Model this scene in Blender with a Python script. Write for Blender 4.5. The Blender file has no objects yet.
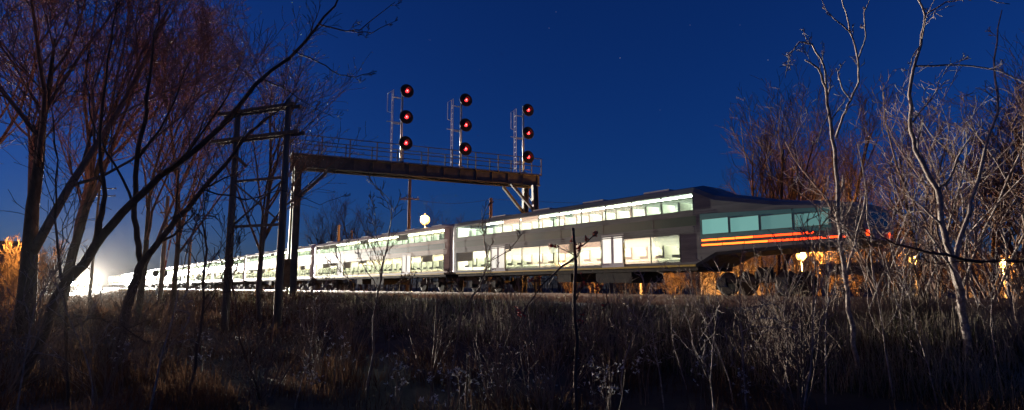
import bpy, bmesh, math, random
import numpy as np
from mathutils import Vector, Matrix

scene = bpy.context.scene
COL = scene.collection
PI = math.pi
rad = math.radians

# ------------------------------------------------------------------ camera
F = 600.0                       # focal length in pixels of a 1024 px wide picture
HOR = 287.0                     # horizon row
TH = math.atan((HOR - 205.0) / F)
EYE = 1.65
cam_d = bpy.data.cameras.new('camera')
cam_d.sensor_width = 36.0
cam_d.lens = F / 1024.0 * 36.0
cam_d.clip_start = 0.05
cam_d.clip_end = 6000
cam = bpy.data.objects.new('camera', cam_d)
cam.location = (0, 0, EYE)
cam.rotation_euler = (PI / 2 + TH, 0, 0)
COL.objects.link(cam)
scene.camera = cam

# ------------------------------------------------------------------ dusk sky, weak last light
world = bpy.data.worlds.new('World')
scene.world = world
world.use_nodes = True
wn = world.node_tree
for n_ in list(wn.nodes):
    wn.nodes.remove(n_)
sky = wn.nodes.new('ShaderNodeTexSky')
sky.sky_type = 'NISHITA'
sky.sun_disc = False
sky.sun_elevation = rad(4.0)
sky.sun_rotation = rad(278)
sky.altitude = 100
sky.air_density = 1.0
sky.dust_density = 0.3
sky.ozone_density = 6.0
bg = wn.nodes.new('ShaderNodeBackground')
bg.inputs['Strength'].default_value = 0.105
wo = wn.nodes.new('ShaderNodeOutputWorld')
wb = wn.nodes.new('ShaderNodeMix')          # the camera's cool white balance
wb.data_type = 'RGBA'
wb.blend_type = 'MULTIPLY'
wb.inputs['Factor'].default_value = 1.0
wb.inputs[7].default_value = (0.62, 0.55, 0.97, 1.0)
wn.links.new(sky.outputs[0], wb.inputs[6])
wn.links.new(wb.outputs[2], bg.inputs[0])
wn.links.new(bg.outputs[0], wo.inputs[0])

sun_d = bpy.data.lights.new('sun', 'SUN')
sun_d.energy = 0.45
sun_d.angle = rad(15)
sun_d.color = (1.0, 0.62, 0.42)
sun = bpy.data.objects.new('sun', sun_d)
sun.rotation_euler = (rad(86), 0, rad(-98))
COL.objects.link(sun)

scene.view_settings.view_transform = 'Standard'
scene.view_settings.look = 'None'
scene.view_settings.exposure = 0.0
scene.view_settings.gamma = 1.0
scene.view_settings.use_curve_mapping = False
scene.cycles.use_denoising = True
scene.cycles.max_bounces = 6
scene.cycles.diffuse_bounces = 2
scene.cycles.glossy_bounces = 2
scene.cycles.volume_bounces = 0
scene.cycles.sample_clamp_indirect = 3.0
scene.cycles.use_light_tree = True

# ------------------------------------------------------------------ survey helpers
FW = Vector((0, math.cos(TH), math.sin(TH)))
UP = Vector((0, -math.sin(TH), math.cos(TH)))
RT = Vector((1, 0, 0))
CAM = Vector((0, 0, EYE))


def ray(px, py):
    return FW * F + RT * (px - 512) + UP * (205 - py)


def at(px, py, Y):
    v = ray(px, py)
    return CAM + v * (Y / v.y)


TD = ray(40, HOR).normalized()           # direction in which the tracks run away from us
TN = Vector((TD.y, -TD.x, 0))            # across the tracks, away from us
RAIL = 1.30                              # rail top


def hit(px, py, D):
    v = ray(px, py)
    return CAM + v * (D / TN.dot(v))


def sd(s, D, z=0.0):
    p = TD * s + TN * D
    return Vector((p.x, p.y, z))


def s_of(p):
    return p.x * TD.x + p.y * TD.y


def d_of(p):
    return p.x * TN.x + p.y * TN.y


TRACK_ANG = math.atan2(TD.y, TD.x)
rng = random.Random(11)


def smooth(a, b, x):
    t = min(1.0, max(0.0, (x - a) / (b - a)))
    return t * t * (3 - 2 * t)


def ground_z(x, y):
    D = x * TN.x + y * TN.y
    s = x * TD.x + y * TD.y
    z = 1.02 * smooth(7.2, 11.6, D)
    k = 1 - smooth(9, 11.5, D)
    z += k * (0.10 * math.sin(x * 0.53 + 1.3) * math.cos(y * 0.41) + 0.05 * math.sin(x * 1.7 + y * 1.1))
    z -= 0.75 * smooth(28.5, 34, D)
    if D > 40:
        z += 0.2 * math.sin(s * 0.03) * math.sin(D * 0.05)
    return z


# ------------------------------------------------------------------ object helpers
def tag(o, label=None, cat=None, group=None, kind=None):
    if label: o['label'] = label
    if cat: o['category'] = cat
    if group: o['group'] = group
    if kind: o['kind'] = kind
    return o


def empty(name, loc=(0, 0, 0), rz=0.0):
    o = bpy.data.objects.new(name, None)
    o.location = loc
    o.rotation_euler = (0, 0, rz)
    COL.objects.link(o)
    return o


def link(name, me, parent=None, loc=None, rz=None):
    o = bpy.data.objects.new(name, me)
    COL.objects.link(o)
    if parent is not None:
        o.parent = parent
    if loc is not None: o.location = loc
    if rz is not None: o.rotation_euler = (0, 0, rz)
    return o


def copy_tree(o, parent=None):
    c = o.copy()
    COL.objects.link(c)
    if parent is not None:
        c.parent = parent
    for ch in list(o.children):
        copy_tree(ch, c)
    return c


class MB:
    """collects shapes for ONE mesh"""

    def __init__(self):
        self.v = []
        self.f = []
        self.sm = []

    def quadbox(self, pts):
        b = len(self.v)
        self.v += [tuple(p) for p in pts]
        for q in ((0, 3, 2, 1), (4, 5, 6, 7), (0, 1, 5, 4), (1, 2, 6, 5), (2, 3, 7, 6), (3, 0, 4, 7)):
            self.f.append(tuple(b + i for i in q)); self.sm.append(False)

    def box(self, x0, x1, y0, y1, z0, z1):
        self.quadbox([(x0, y0, z0), (x1, y0, z0), (x1, y1, z0), (x0, y1, z0),
                      (x0, y0, z1), (x1, y0, z1), (x1, y1, z1), (x0, y1, z1)])
        return self

    def bar(self, a, b, w, h=None, upv=None):
        a = Vector(a); b = Vector(b)
        h = w if h is None else h
        d = (b - a).normalized()
        up = Vector(upv) if upv is not None else (Vector((0, 0, 1)) if abs(d.z) < 0.9 else Vector((TN.x, TN.y, 0)))
        sx = d.cross(up).normalized() * (w / 2)
        sy = sx.cross(d).normalized() * (h / 2)
        self.quadbox([a - sx - sy, a + sx - sy, a + sx + sy, a - sx + sy,
                      b - sx - sy, b + sx - sy, b + sx + sy, b - sx + sy])
        return self

    def tube(self, pts, radii, n=4, cap=True):
        b0 = len(self.v)
        m = len(pts)
        ref = None
        for i, p in enumerate(pts):
            p = Vector(p)
            if i == 0: t = Vector(pts[1]) - p
            elif i == m - 1: t = p - Vector(pts[i - 1])
            else: t = Vector(pts[i + 1]) - Vector(pts[i - 1])
            if t.length < 1e-9: t = Vector((0, 0, 1))
            t.normalize()
            if ref is None:
                ref = Vector((1, 0, 0)) if abs(t.x) < 0.8 else Vector((0, 1, 0))
            u = t.cross(ref)
            if u.length < 1e-4: u = t.cross(Vector((0.3, 1, 0.2)))
            u.normalize()
            w = u.cross(t)
            ref = w * -1 if False else ref
            r = radii[i]
            for k in range(n):
                a = 2 * PI * k / n
                q = p + u * (math.cos(a) * r) + w * (math.sin(a) * r)
                self.v.append((q.x, q.y, q.z))
        for i in range(m - 1):
            for k in range(n):
                k2 = (k + 1) % n
                self.f.append((b0 + i * n + k, b0 + i * n + k2, b0 + (i + 1) * n + k2, b0 + (i + 1) * n + k))
                self.sm.append(n > 4)
        if cap:
            self.f.append(tuple(b0 + k for k in range(n))[::-1]); self.sm.append(False)
            self.f.append(tuple(b0 + (m - 1) * n + k for k in range(n))); self.sm.append(False)
        return self

    def lathe(self, prof, c=(0, 0, 0), axis=(0, 0, 1), n=16):
        """prof: list of (along axis, radius)"""
        ax = Vector(axis).normalized()
        c = Vector(c)
        self.tube([c + ax * (a + 1e-6 * i) for i, (a, r) in enumerate(prof)], [max(r, 1e-4) for a, r in prof], n)
        return self

    def leaf(self, p, d, nrm, L, W):
        b = len(self.v)
        p = Vector(p); s = Vector(d).cross(Vector(nrm))
        if s.length < 1e-4: s = Vector((1, 0, 0))
        s = s.normalized() * W
        m = p + Vector(d) * (L * .5)
        for q in (p, m + s, p + Vector(d) * L, m - s):
            self.v.append((q.x, q.y, q.z))
        self.f.append((b, b + 1, b + 2, b + 3)); self.sm.append(False)

    def mesh(self, name, mat):
        me = bpy.data.meshes.new(name)
        me.from_pydata(self.v, [], self.f)
        me.polygons.foreach_set('use_smooth', self.sm)
        me.materials.append(mat)
        me.update()
        return me

    def build(self, name, mat, parent=None, loc=None, rz=None):
        return link(name, self.mesh(name, mat), parent, loc, rz)


# ------------------------------------------------------------------ materials
def mat(name, c1, c2=None, scale=4.0, rough=0.8, metal=0.0, bump=0.0, emit=None, estr=0.0, detail=6, stretch=None, spec=0.3):
    m = bpy.data.materials.new(name)
    m.use_nodes = True
    nt = m.node_tree
    b = nt.nodes['Principled BSDF']
    b.inputs['Roughness'].default_value = rough
    b.inputs['Metallic'].default_value = metal
    b.inputs['Specular IOR Level'].default_value = spec
    c1 = (*c1, 1)
    b.inputs['Base Color'].default_value = c1
    if c2 is not None or bump:
        tc = nt.nodes.new('ShaderNodeTexCoord')
        mp = nt.nodes.new('ShaderNodeMapping')
        if stretch: mp.inputs['Scale'].default_value = stretch
        nz = nt.nodes.new('ShaderNodeTexNoise')
        nz.inputs['Scale'].default_value = scale
        nz.inputs['Detail'].default_value = detail
        nz.inputs['Roughness'].default_value = 0.65
        nt.links.new(tc.outputs['Object'], mp.inputs[0])
        nt.links.new(mp.outputs[0], nz.inputs[0])
        if c2 is not None:
            cr = nt.nodes.new('ShaderNodeValToRGB')
            cr.color_ramp.elements[0].position = 0.35
            cr.color_ramp.elements[1].position = 0.68
            cr.color_ramp.elements[0].color = c1
            cr.color_ramp.elements[1].color = (*c2, 1)
            nt.links.new(nz.outputs[0], cr.inputs[0])
            nt.links.new(cr.outputs[0], b.inputs['Base Color'])
        if bump:
            bp = nt.nodes.new('ShaderNodeBump')
            bp.inputs['Strength'].default_value = bump
            bp.inputs['Distance'].default_value = 0.03
            nt.links.new(nz.outputs[0], bp.inputs['Height'])
            nt.links.new(bp.outputs[0], b.inputs['Normal'])
    if emit is not None:
        b.inputs['Emission Color'].default_value = (*emit, 1)
        b.inputs['Emission Strength'].default_value = estr
    return m


M = {}
M['soil'] = mat('soil', (0.035, 0.026, 0.018), (0.075, 0.058, 0.038), 1.3, 0.95, bump=0.6)
M['ballast'] = mat('ballast', (0.06, 0.055, 0.05), (0.16, 0.15, 0.14), 9, 0.95, bump=1.0)
M['rail'] = mat('rail', (0.10, 0.06, 0.04), (0.2, 0.17, 0.15), 6, 0.45, 0.8)
M['sleeper'] = mat('sleeper', (0.05, 0.038, 0.03), (0.10, 0.08, 0.06), 5, 0.9)
M['grass'] = mat('grass', (0.19, 0.15, 0.085), (0.34, 0.28, 0.17), 0.6, 0.8, spec=0.1)
M['grass_green'] = mat('grass_green', (0.07, 0.09, 0.035), (0.15, 0.16, 0.06), 0.8, 0.8, spec=0.1)
def grass_mat(name, c1, c2):
    m = mat(name, c1, c2, .7, .85, spec=.05); nt = m.node_tree
    b = nt.nodes['Principled BSDF']; tr = nt.nodes.new('ShaderNodeBsdfTranslucent'); mx = nt.nodes.new('ShaderNodeMixShader')
    mx.inputs[0].default_value = .3
    cr = [q for q in nt.nodes if q.type == 'VALTORGB'][0]
    out = [q for q in nt.nodes if q.type == 'OUTPUT_MATERIAL'][0]
    nt.links.new(cr.outputs[0], tr.inputs[0]); nt.links.new(b.outputs[0], mx.inputs[1]); nt.links.new(tr.outputs[0], mx.inputs[2]); nt.links.new(mx.outputs[0], out.inputs['Surface'])
    return m


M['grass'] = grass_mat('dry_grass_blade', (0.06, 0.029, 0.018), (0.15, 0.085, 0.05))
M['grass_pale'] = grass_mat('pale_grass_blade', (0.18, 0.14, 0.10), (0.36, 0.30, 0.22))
M['grass_green'] = grass_mat('green_grass_blade', (0.07, 0.09, 0.035), (0.16, 0.17, 0.065))
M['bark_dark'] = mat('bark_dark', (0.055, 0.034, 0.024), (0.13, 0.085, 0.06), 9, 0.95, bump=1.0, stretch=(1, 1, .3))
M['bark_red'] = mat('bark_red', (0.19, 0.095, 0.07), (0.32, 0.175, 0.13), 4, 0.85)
M['bark_pale'] = mat('bark_pale', (0.13, 0.095, 0.075), (0.42, 0.35, 0.30), 14, 0.85, bump=0.9)
M['bark_warm'] = mat('bark_warm', (0.11, 0.06, 0.04), (0.24, 0.15, 0.105), 9, 0.85)
M['bark_mid'] = mat('bark_mid', (0.13, 0.09, 0.065), (0.22, 0.16, 0.12), 5, 0.85)
M['pole_wood'] = mat('pole_wood', (0.13, 0.09, 0.06), (0.24, 0.18, 0.13), 3, 0.85, bump=0.3, stretch=(4, 4, .4))
M['steel'] = mat('steel', (0.07, 0.066, 0.062), (0.14, 0.125, 0.11), 2.2, 0.6, 0.3, bump=0.1)
M['rust'] = mat('rust', (0.12, 0.06, 0.03), (0.22, 0.13, 0.07), 4, 0.85)
M['galv'] = mat('galv', (0.35, 0.35, 0.36), (0.5, 0.5, 0.5), 5, 0.45, 0.6)
M['black'] = mat('black', (0.008, 0.008, 0.009), (0.02, 0.02, 0.02), 6, 0.6)
M['insul'] = mat('insulator_glass', (0.45, 0.5, 0.5), None, rough=0.15, spec=0.6)
M['white_paint'] = mat('white_paint', (0.72, 0.72, 0.68), (0.8, 0.8, 0.77), 1.5, 0.4)
M['cream'] = mat('cream_paint', (0.45, 0.37, 0.28), (0.70, 0.61, 0.49), 1.6, 0.45, stretch=(.15, 1, 2))
M['slate'] = mat('slate_paint', (0.085, 0.10, 0.105), (0.20, 0.21, 0.20), 2.0, 0.45, stretch=(.2, 1, 2))
M['teal_paint'] = mat('teal_paint', (0.10, 0.30, 0.27), (0.13, 0.36, 0.32), 1.5, 0.35)
M['dark_green'] = mat('dark_green_paint', (0.012, 0.06, 0.04), (0.018, 0.08, 0.055), 1.5, 0.35)
M['roof_grey'] = mat('roof_grey', (0.38, 0.36, 0.34), (0.5, 0.48, 0.45), 1.2, 0.6)
M['under'] = mat('underframe', (0.04, 0.036, 0.032), (0.085, 0.07, 0.055), 3, 0.8)
M['win'] = mat('lit_window', (0.7, 0.7, 0.66), None, rough=0.1, emit=(0.90, 1.0, 0.80), estr=2.6)
M['win_low'] = mat('lit_window_lower', (0.7, 0.7, 0.66), None, rough=0.1, emit=(1.0, 0.95, 0.80), estr=2.3)
M['win_mezz'] = mat('lit_window_mezzanine', (0.2, 0.4, 0.38), None, rough=0.1, emit=(0.30, 0.72, 0.62), estr=0.42)
M['strip'] = mat('ceiling_light_strip', (.9, .9, .9), None, emit=(0.92, 1.0, 0.78), estr=58)
M['strip_low'] = mat('ceiling_light_strip_lower', (.9, .9, .9), None, emit=(1.0, 0.89, 0.64), estr=62)
M['seat'] = mat('seat_fabric', (.38, .42, .36), (.46, .5, .44), 4, .8)


def glass_mat():
    m = bpy.data.materials.new('clear_pane'); m.use_nodes = True; nt = m.node_tree
    for q in list(nt.nodes): nt.nodes.remove(q)
    o = nt.nodes.new('ShaderNodeOutputMaterial'); mx = nt.nodes.new('ShaderNodeMixShader'); t = nt.nodes.new('ShaderNodeBsdfTransparent'); g = nt.nodes.new('ShaderNodeBsdfGlossy')
    g.inputs['Roughness'].default_value = .05; t.inputs['Color'].default_value = (.93, .96, .94, 1); mx.inputs[0].default_value = .06
    nt.links.new(t.outputs[0], mx.inputs[1]); nt.links.new(g.outputs[0], mx.inputs[2]); nt.links.new(mx.outputs[0], o.inputs['Surface'])
    return m


M['clear'] = glass_mat()
M['gasket'] = mat('window_gasket', (0.13, 0.13, 0.12), None, rough=0.5)
M['yellow'] = mat('yellow_paint', (0.62, 0.42, 0.05), (0.7, 0.5, 0.08), 3, 0.5)
M['red_lamp_and_trail'] = mat('red_lamp_and_trail', (0.5, 0.03, 0.01), None, rough=0.2, emit=(1.0, 0.055, 0.008), estr=4.0)  # tail lamps, and the added trail strips along the side
M['amber_trail'] = mat('amber_red_trail', (0.5, 0.08, 0.01), None, rough=0.2, emit=(1.0, 0.14, 0.015), estr=4.5)
M['signal_red'] = mat('signal_red', (0.4, 0.01, 0.01), None, rough=0.2, emit=(1.0, 0.035, 0.045), estr=2.2)
M['signal_core'] = mat('signal_core', (0.6, 0.2, 0.2), None, rough=0.2, emit=(1.0, 0.28, 0.27), estr=3.2)
M['head'] = mat('headlight', (0.9, 0.9, 0.85), None, rough=0.2, emit=(1.0, 0.96, 0.84), estr=900)
M['sodium'] = mat('sodium_lens', (0.9, 0.7, 0.4), None, rough=0.2, emit=(1.0, 0.54, 0.14), estr=4.5)
M['sodium_big'] = mat('sodium_lens_bright', (0.9, 0.7, 0.4), None, rough=0.2, emit=(1.0, 0.66, 0.24), estr=1.35)
M['seed'] = mat('seed_fluff', (0.55, 0.5, 0.44), (0.7, 0.65, 0.58), 20, 0.95)
M['gate_red_and_lit_leaf'] = mat('gate_red_and_lit_leaf', (0.42, 0.05, 0.04), (0.5, 0.12, 0.08), 20, 0.8)  # red light put into the leaf colour; gate boards share this red
M['dry_leaf'] = mat('dry_leaf', (0.26, 0.17, 0.10), (0.42, 0.30, 0.20), 8, 0.8)
M['glint'] = mat('frosted_buds', (0.40, 0.32, 0.28), (0.62, 0.54, 0.50), 8, 0.6)
M['siding'] = mat('siding', (0.42, 0.36, 0.28), (0.5, 0.43, 0.34), 3, 0.8)
M['brick'] = mat('brick_wall', (0.26, 0.14, 0.08), (0.36, 0.21, 0.12), 6, 0.9, bump=0.2)
M['shingle'] = mat('shingle', (0.08, 0.07, 0.065), (0.13, 0.11, 0.10), 5, 0.9)
M['glass_dark'] = mat('dark_glass', (0.02, 0.022, 0.025), None, rough=0.08, spec=0.6)
M['wire'] = mat('wire', (0.05, 0.045, 0.04), None, rough=0.6)
M['far_wood'] = mat('far_wood', (0.05, 0.036, 0.03), (0.09, 0.065, 0.05), 0.4, 0.95)

# ------------------------------------------------------------------ ground
def build_ground():
    Ss = np.unique(np.concatenate([np.linspace(-260, -40, 23), np.linspace(-40, 120, 161), np.linspace(120, 620, 51)]))
    Ds = np.unique(np.concatenate([np.linspace(-420, -30, 30), np.linspace(-30, 45, 151), np.linspace(45, 400, 36)]))
    v = []
    for s in Ss:
        for D in Ds:
            p = sd(s, D)
            v.append((p.x, p.y, ground_z(p.x, p.y)))
    nD = len(Ds)
    f = []
    for i in range(len(Ss) - 1):
        for j in range(nD - 1):
            a = i * nD + j
            f.append((a, a + 1, a + nD + 1, a + nD))
    me = bpy.data.meshes.new('ground')
    me.from_pydata(v, [], f)
    me.polygons.foreach_set('use_smooth', [True] * len(f))
    me.materials.append(M['soil'])
    o = link('ground', me)
    tag(o, kind='structure')


build_ground()
TRACKS = [14.8, 19.0, 23.25]
# ballast bed
mb = MB()
prof = [(11.9, 0.98), (12.9, 1.14), (26.2, 1.14), (27.6, 0.9)]
ss = [-120, -20, 40, 120, 300, 600]
b = []
for s in ss:
    for D, z in prof:
        mb.v.append(tuple(sd(s, D, z)))
for i in range(len(ss) - 1):
    for j in range(3):
        a = i * 4 + j
        mb.f.append((a, a + 1, a + 5, a + 4)); mb.sm.append(False)
bed = mb.build('track_bed', M['ballast'])
tag(bed, kind='structure')
for k, D in enumerate(TRACKS):
    t = empty('railway_track', sd(0, D, 0), TRACK_ANG)
    tag(t, kind='structure')
    for sgn in (-1, 1):
        r = MB()
        r.box(-110, 560, sgn * 0.7525 - 0.035, sgn * 0.7525 + 0.035, RAIL - 0.045, RAIL)
        r.box(-110, 560, sgn * 0.7525 - 0.01, sgn * 0.7525 + 0.01, RAIL - 0.15, RAIL - 0.045)
        r.box(-110, 560, sgn * 0.7525 - 0.07, sgn * 0.7525 + 0.07, RAIL - 0.17, RAIL - 0.15)
        r.build('rail', M['rail'], t)
    sl = MB()
    for i in range(260):
        x = -60 + i * 0.6
        sl.box(x - .11, x + .11, -1.3, 1.3, 1.02, RAIL - 0.172)
    so = sl.build('sleepers', M['sleeper'], t)
    so['kind'] = 'stuff'

# ------------------------------------------------------------------ train: double-deck coaches
def loft(mb, secs, skip=()):
    n = len(secs[0]); b = len(mb.v)
    for s in secs: mb.v += [tuple(p) for p in s]
    for i in range(len(secs) - 1):
        for k in range(n):
            k2 = (k + 1) % n
            if (i, k) in skip: continue
            mb.f.append((b + i * n + k, b + (i + 1) * n + k, b + (i + 1) * n + k2, b + i * n + k2)); mb.sm.append(False)
    mb.f.append(tuple(b + k for k in range(n))); mb.sm.append(False)
    mb.f.append(tuple(b + (len(secs) - 1) * n + k for k in range(n))[::-1]); mb.sm.append(False)


HW = 1.45


def coach_section(x, zb, zt, hw, sh=0.36, inset=0.3):
    # y = +hw is the side that faces the camera (local y points to the near side after rotation)
    return [(x, -hw, zb + .12), (x, -hw + .12, zb), (x, hw - .12, zb), (x, hw, zb + .12), (x, hw, zt - sh), (x, hw - inset * .35, zt - sh * .45),
            (x, hw - inset * 1.2, zt - .09), (x, hw - inset * 2.6, zt), (x, -hw + inset * 2.6, zt), (x, -hw + inset * 1.2, zt - .09), (x, -hw + inset * .35, zt - sh * .45), (x, -hw, zt - sh)]


def wheelset(truck, x):
    for sgn in (-1, 1):
        w = MB(); w.lathe([(-.07, .40), (-.065, .46), (.03, .46), (.035, .50), (.07, .50), (.075, .38)], (x, sgn * .76, .47), (0, sgn * -1, 0), 20)
        w.build('wheel', M['under'], truck)


def truck(parent, x):
    t = MB()
    for sgn in (-1, 1):
        t.bar((x - 1.55, sgn * 1.05, .62), (x + 1.55, sgn * 1.05, .62), .12, .18)
        t.box(x - 1.42, x - 1.12, sgn * 1.05 - .11, sgn * 1.05 + .11, .34, .72)
        t.box(x + 1.12, x + 1.42, sgn * 1.05 - .11, sgn * 1.05 + .11, .34, .72)
        for q in (-.25, .25):
            t.lathe([(0, .11), (.3, .11)], (x + q, sgn * 1.05, .66), (0, 0, 1), 10)
    t.box(x - .3, x + .3, -1.1, 1.1, .55, .75)
    t.lathe([(0, .3), (.42, .3)], (x, 0, .72), (0, 0, 1), 12)
    o = t.build('truck', M['under'], parent)
    wheelset(o, x - 1.27); wheelset(o, x + 1.27)
    return o


ZU0, ZU1 = 3.60, 4.36          # upper deck windows
ZL0, ZL1 = 1.40, 2.62          # lower deck windows
ZT = 4.76


rb = random.Random(19)
M['blind'] = grass_mat('roller_blind', (.5, .45, .36), (.6, .55, .45))


def vary(m, lo, hi):
    nt = m.node_tree
    oi = nt.nodes.new('ShaderNodeObjectInfo'); mr = nt.nodes.new('ShaderNodeMapRange')
    mr.inputs['To Min'].default_value = lo; mr.inputs['To Max'].default_value = hi
    nt.links.new(oi.outputs['Random'], mr.inputs['Value'])
    nt.links.new(mr.outputs[0], nt.nodes['Principled BSDF'].inputs['Emission Strength'])


vary(M['win_low'], .75, 1.05)
vary(M['win_mezz'], .22, .5)


def window(parent, x0, x1, z0, z1, glass, name='window'):
    fr = MB()
    y = HW
    w = .022
    fr.box(x0, x1, y - .02, y + .022, z0, z0 + w)
    fr.box(x0, x1, y - .02, y + .022, z1 - w, z1)
    fr.box(x0, x0 + w, y - .02, y + .0215, z0 + w, z1 - w)
    fr.box(x1 - w, x1, y - .02, y + .0215, z0 + w, z1 - w)
    wo_ = fr.build(name, M['gasket'], parent)
    p = MB()
    p.box(x0 + w, x1 - w, y - .015, y + .012, z0 + w, z1 - w)
    p.build('pane', glass, wo_)
    if glass is M['clear'] and rb.random() < .3:
        bh = rb.uniform(.2, .6) * (z1 - z0)
        bl = MB(); bl.box(x0 + .03, x1 - .03, y - .047, y - .04, z1 - bh, z1 - .01); bl.build('blind', M['blind'], wo_)


def make_coach(L, rear):
    """x runs from the rear end (0) to the leading end (L); +y is the near side"""
    root = empty('double_deck_coach')
    a = 6.6 if rear else .62
    bnd = L - .62
    body = MB()
    if rear:
        secs = [coach_section(0.0, 1.98, 3.22, HW * .80, .2), coach_section(.35, 1.84, 3.34, HW * .93, .2), coach_section(.9, 1.80, 3.42, HW, .2),
                coach_section(3.0, 1.76, 3.72, HW, .28), coach_section(5.6, 1.66, 4.30, HW, .36), coach_section(6.6, 1.20, ZT, HW)]
    else:
        secs = [coach_section(0.0, 1.3, 4.66, HW * .97), coach_section(.25, 1.22, 4.72, HW), coach_section(.6, 1.20, ZT, HW)]
    secs += [coach_section(L - .6, 1.20, ZT, HW), coach_section(L - .25, 1.22, 4.72, HW), coach_section(L, 1.3, 4.66, HW * .97)]
    xs0 = 6.6 if rear else .6
    xs1 = L - .6
    loft(body, secs, {(5 if rear else 2, 3)})
    bp_ = M['slate'] if rear else M['cream']
    body.build('body', bp_, root)
    fl_ = MB()
    for z in (2.70, 2.80, 2.90, 3.41, 3.51):
        fl_.box(xs0 + .03, xs1 - .03, HW - .01, HW + .03, z - .025, z + .025)
    for x in np.arange(xs0 + 2.2, xs1, 3.1):
        fl_.box(x - .01, x + .01, HW - .01, HW + .008, 2.64, 3.58)
    fl_.build('side_ribbing', bp_, root)
    for z0, z1 in ((1.32, ZL0), (ZL1, ZU0), (ZU1, ZT - .36)):
        sp = MB(); sp.box(xs0, xs1, HW - .05, HW, z0, z1); sp.build('side_panel', bp_, root)
    for x0, x1, z0, z1 in ((xs0, a, ZU0, ZU1), (bnd, xs1, ZU0, ZU1), (xs0, a + .75 if rear else a, ZL0, ZL1), (bnd, xs1, ZL0, ZL1)):
        if x1 - x0 > .01:
            sp = MB(); sp.box(x0, x1, HW - .05, HW - .001, z0, z1); sp.build('side_panel', bp_, root)
    fl = MB(); fl.box(xs0 + .02, xs1 - .02, -HW + .04, HW - .06, 1.26, 1.34); fl.build('lower_floor', M['roof_grey'], root)
    fl = MB(); fl.box(xs0 + .02, xs1 - .02, -HW + .04, HW - .06, 2.92, 3.06); fl.build('upper_floor', M['white_paint'], root)
    bk = MB(); bk.box(xs0 + .021, xs0 + .06, -HW + .05, HW - .07, 1.35, 4.3); bk.box(xs1 - .06, xs1 - .021, -HW + .05, HW - .07, 1.35, 4.3); bk.build('bulkhead', M['white_paint'], root)
    for zc in (2.90, 4.60):
        for y_ in (-.55, .55):
            ls = MB(); ls.box(xs0 + .3, xs1 - .3, y_ - .14, y_ + .14, zc - .02, zc); ls.build('ceiling_light', M['strip'] if zc > 3 else M['strip_low'], root)
    se = MB()
    for zf in (1.345, 3.065):
        x = xs0 + .8
        while x < xs1 - .8:
            for y0, y1 in ((-1.32, -.42), (.42, 1.32)):
                se.box(x, x + .1, y0, y1, zf + .3, zf + (.86 if zf < 2 else 1.0)); se.box(x + .101, x + .5, y0, y1, zf + .3, zf + .42)
            x += .92
    so_ = se.build('seats', M['seat'], root); so_['kind'] = 'stuff'
    # livery bands, thin panels on the near side
    st = MB(); st.box(a - .1, bnd + .1, HW - .01, HW + .006, 2.95, 3.36); st.build('livery_band', M['dark_green'], root)
    if rear:
        st = MB()
        st.quadbox([(.95, HW - .01, 2.34), (6.3, HW - .01, 2.34), (6.3, HW + .006, 2.34), (.95, HW + .006, 2.34),
                    (.95, HW - .01, 3.16), (6.3, HW - .01, 3.42), (6.3, HW + .006, 3.42), (.95, HW + .006, 3.16)])
        st.build('livery_band', M['teal_paint'], root)
    # roof vents
    for x in np.arange(a + 2, bnd - 1.5, 4.2):
        r = MB(); r.box(x, x + 1.5, -.45, .45, ZT - .02, ZT + .13); r.build('roof_vent', M['roof_grey'], root)
    # windows
    def row(x0, x1, n, z0, z1, g):
        w = (x1 - x0) / n
        for i in range(n):
            window(root, x0 + i * w + .004, x0 + (i + 1) * w - .004, z0, z1, g)
    nW = int(round((bnd - a) / 1.75))
    row(a, bnd, nW, ZU0, ZU1, M['clear'])
    lo0 = a + .75 if rear else a
    # two door pairs interrupt the lower row
    dx = [lo0 + (bnd - lo0) * .22, lo0 + (bnd - lo0) * .74]
    edges = [lo0, dx[0] - .75, dx[0] + .75, dx[1] - .75, dx[1] + .75, bnd]
    for i in (0, 2, 4):
        n = max(1, int(round((edges[i + 1] - edges[i]) / 1.7)))
        row(edges[i], edges[i + 1], n, ZL0, ZL1, M['clear'])
    for x in dx:
        d = MB(); d.box(x - .72, x + .72, HW - .03, HW + .008, 1.24, 2.9)
        do = d.build('door', M['white_paint'], root)
        for sgn in (-1, 1):
            p = MB(); p.box(x + sgn * .36 - .27, x + sgn * .36 + .27, HW, HW + .016, 1.5, 2.75)
            p.build('pane', M['win_low'], do)
        h = MB(); h.box(x - .76, x - .735, HW, HW + .05, 1.4, 2.4); h.build('handle', M['yellow'], do)
    if rear:
        n = 4
        for i in range(n):
            x0 = 1.0 + i * 1.32
            zt_ = 3.03 + .05 * i
            window(root, x0, x0 + 1.26, 2.52, zt_, M['win_mezz'])
        for j, (z, xs) in enumerate(((2.29, 1.55), (2.09, 0.35))):  # two rows of added glowing strips, laid out like red light trails
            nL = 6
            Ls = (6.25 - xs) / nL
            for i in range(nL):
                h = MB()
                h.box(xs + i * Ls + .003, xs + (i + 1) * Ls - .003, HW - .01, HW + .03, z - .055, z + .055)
                ho = h.build('trail_strip', M['under'], root)
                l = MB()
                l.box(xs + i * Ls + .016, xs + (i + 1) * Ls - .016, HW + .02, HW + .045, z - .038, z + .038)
                l.build('lens', M['red_lamp_and_trail'] if (i < 3) else M['amber_trail'], ho)
        # nose: cab windscreen, lamps, coupler
        w = MB(); w.quadbox([(-.012, -1.0, 2.45), (-.012, 1.0, 2.45), (.05, 1.0, 2.45), (.05, -1.0, 2.45),
                             (-.012, -.95, 3.0), (-.012, .95, 3.0), (.05, .95, 3.0), (.05, -.95, 3.0)])
        w.build('windscreen', M['glass_dark'], root)
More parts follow.
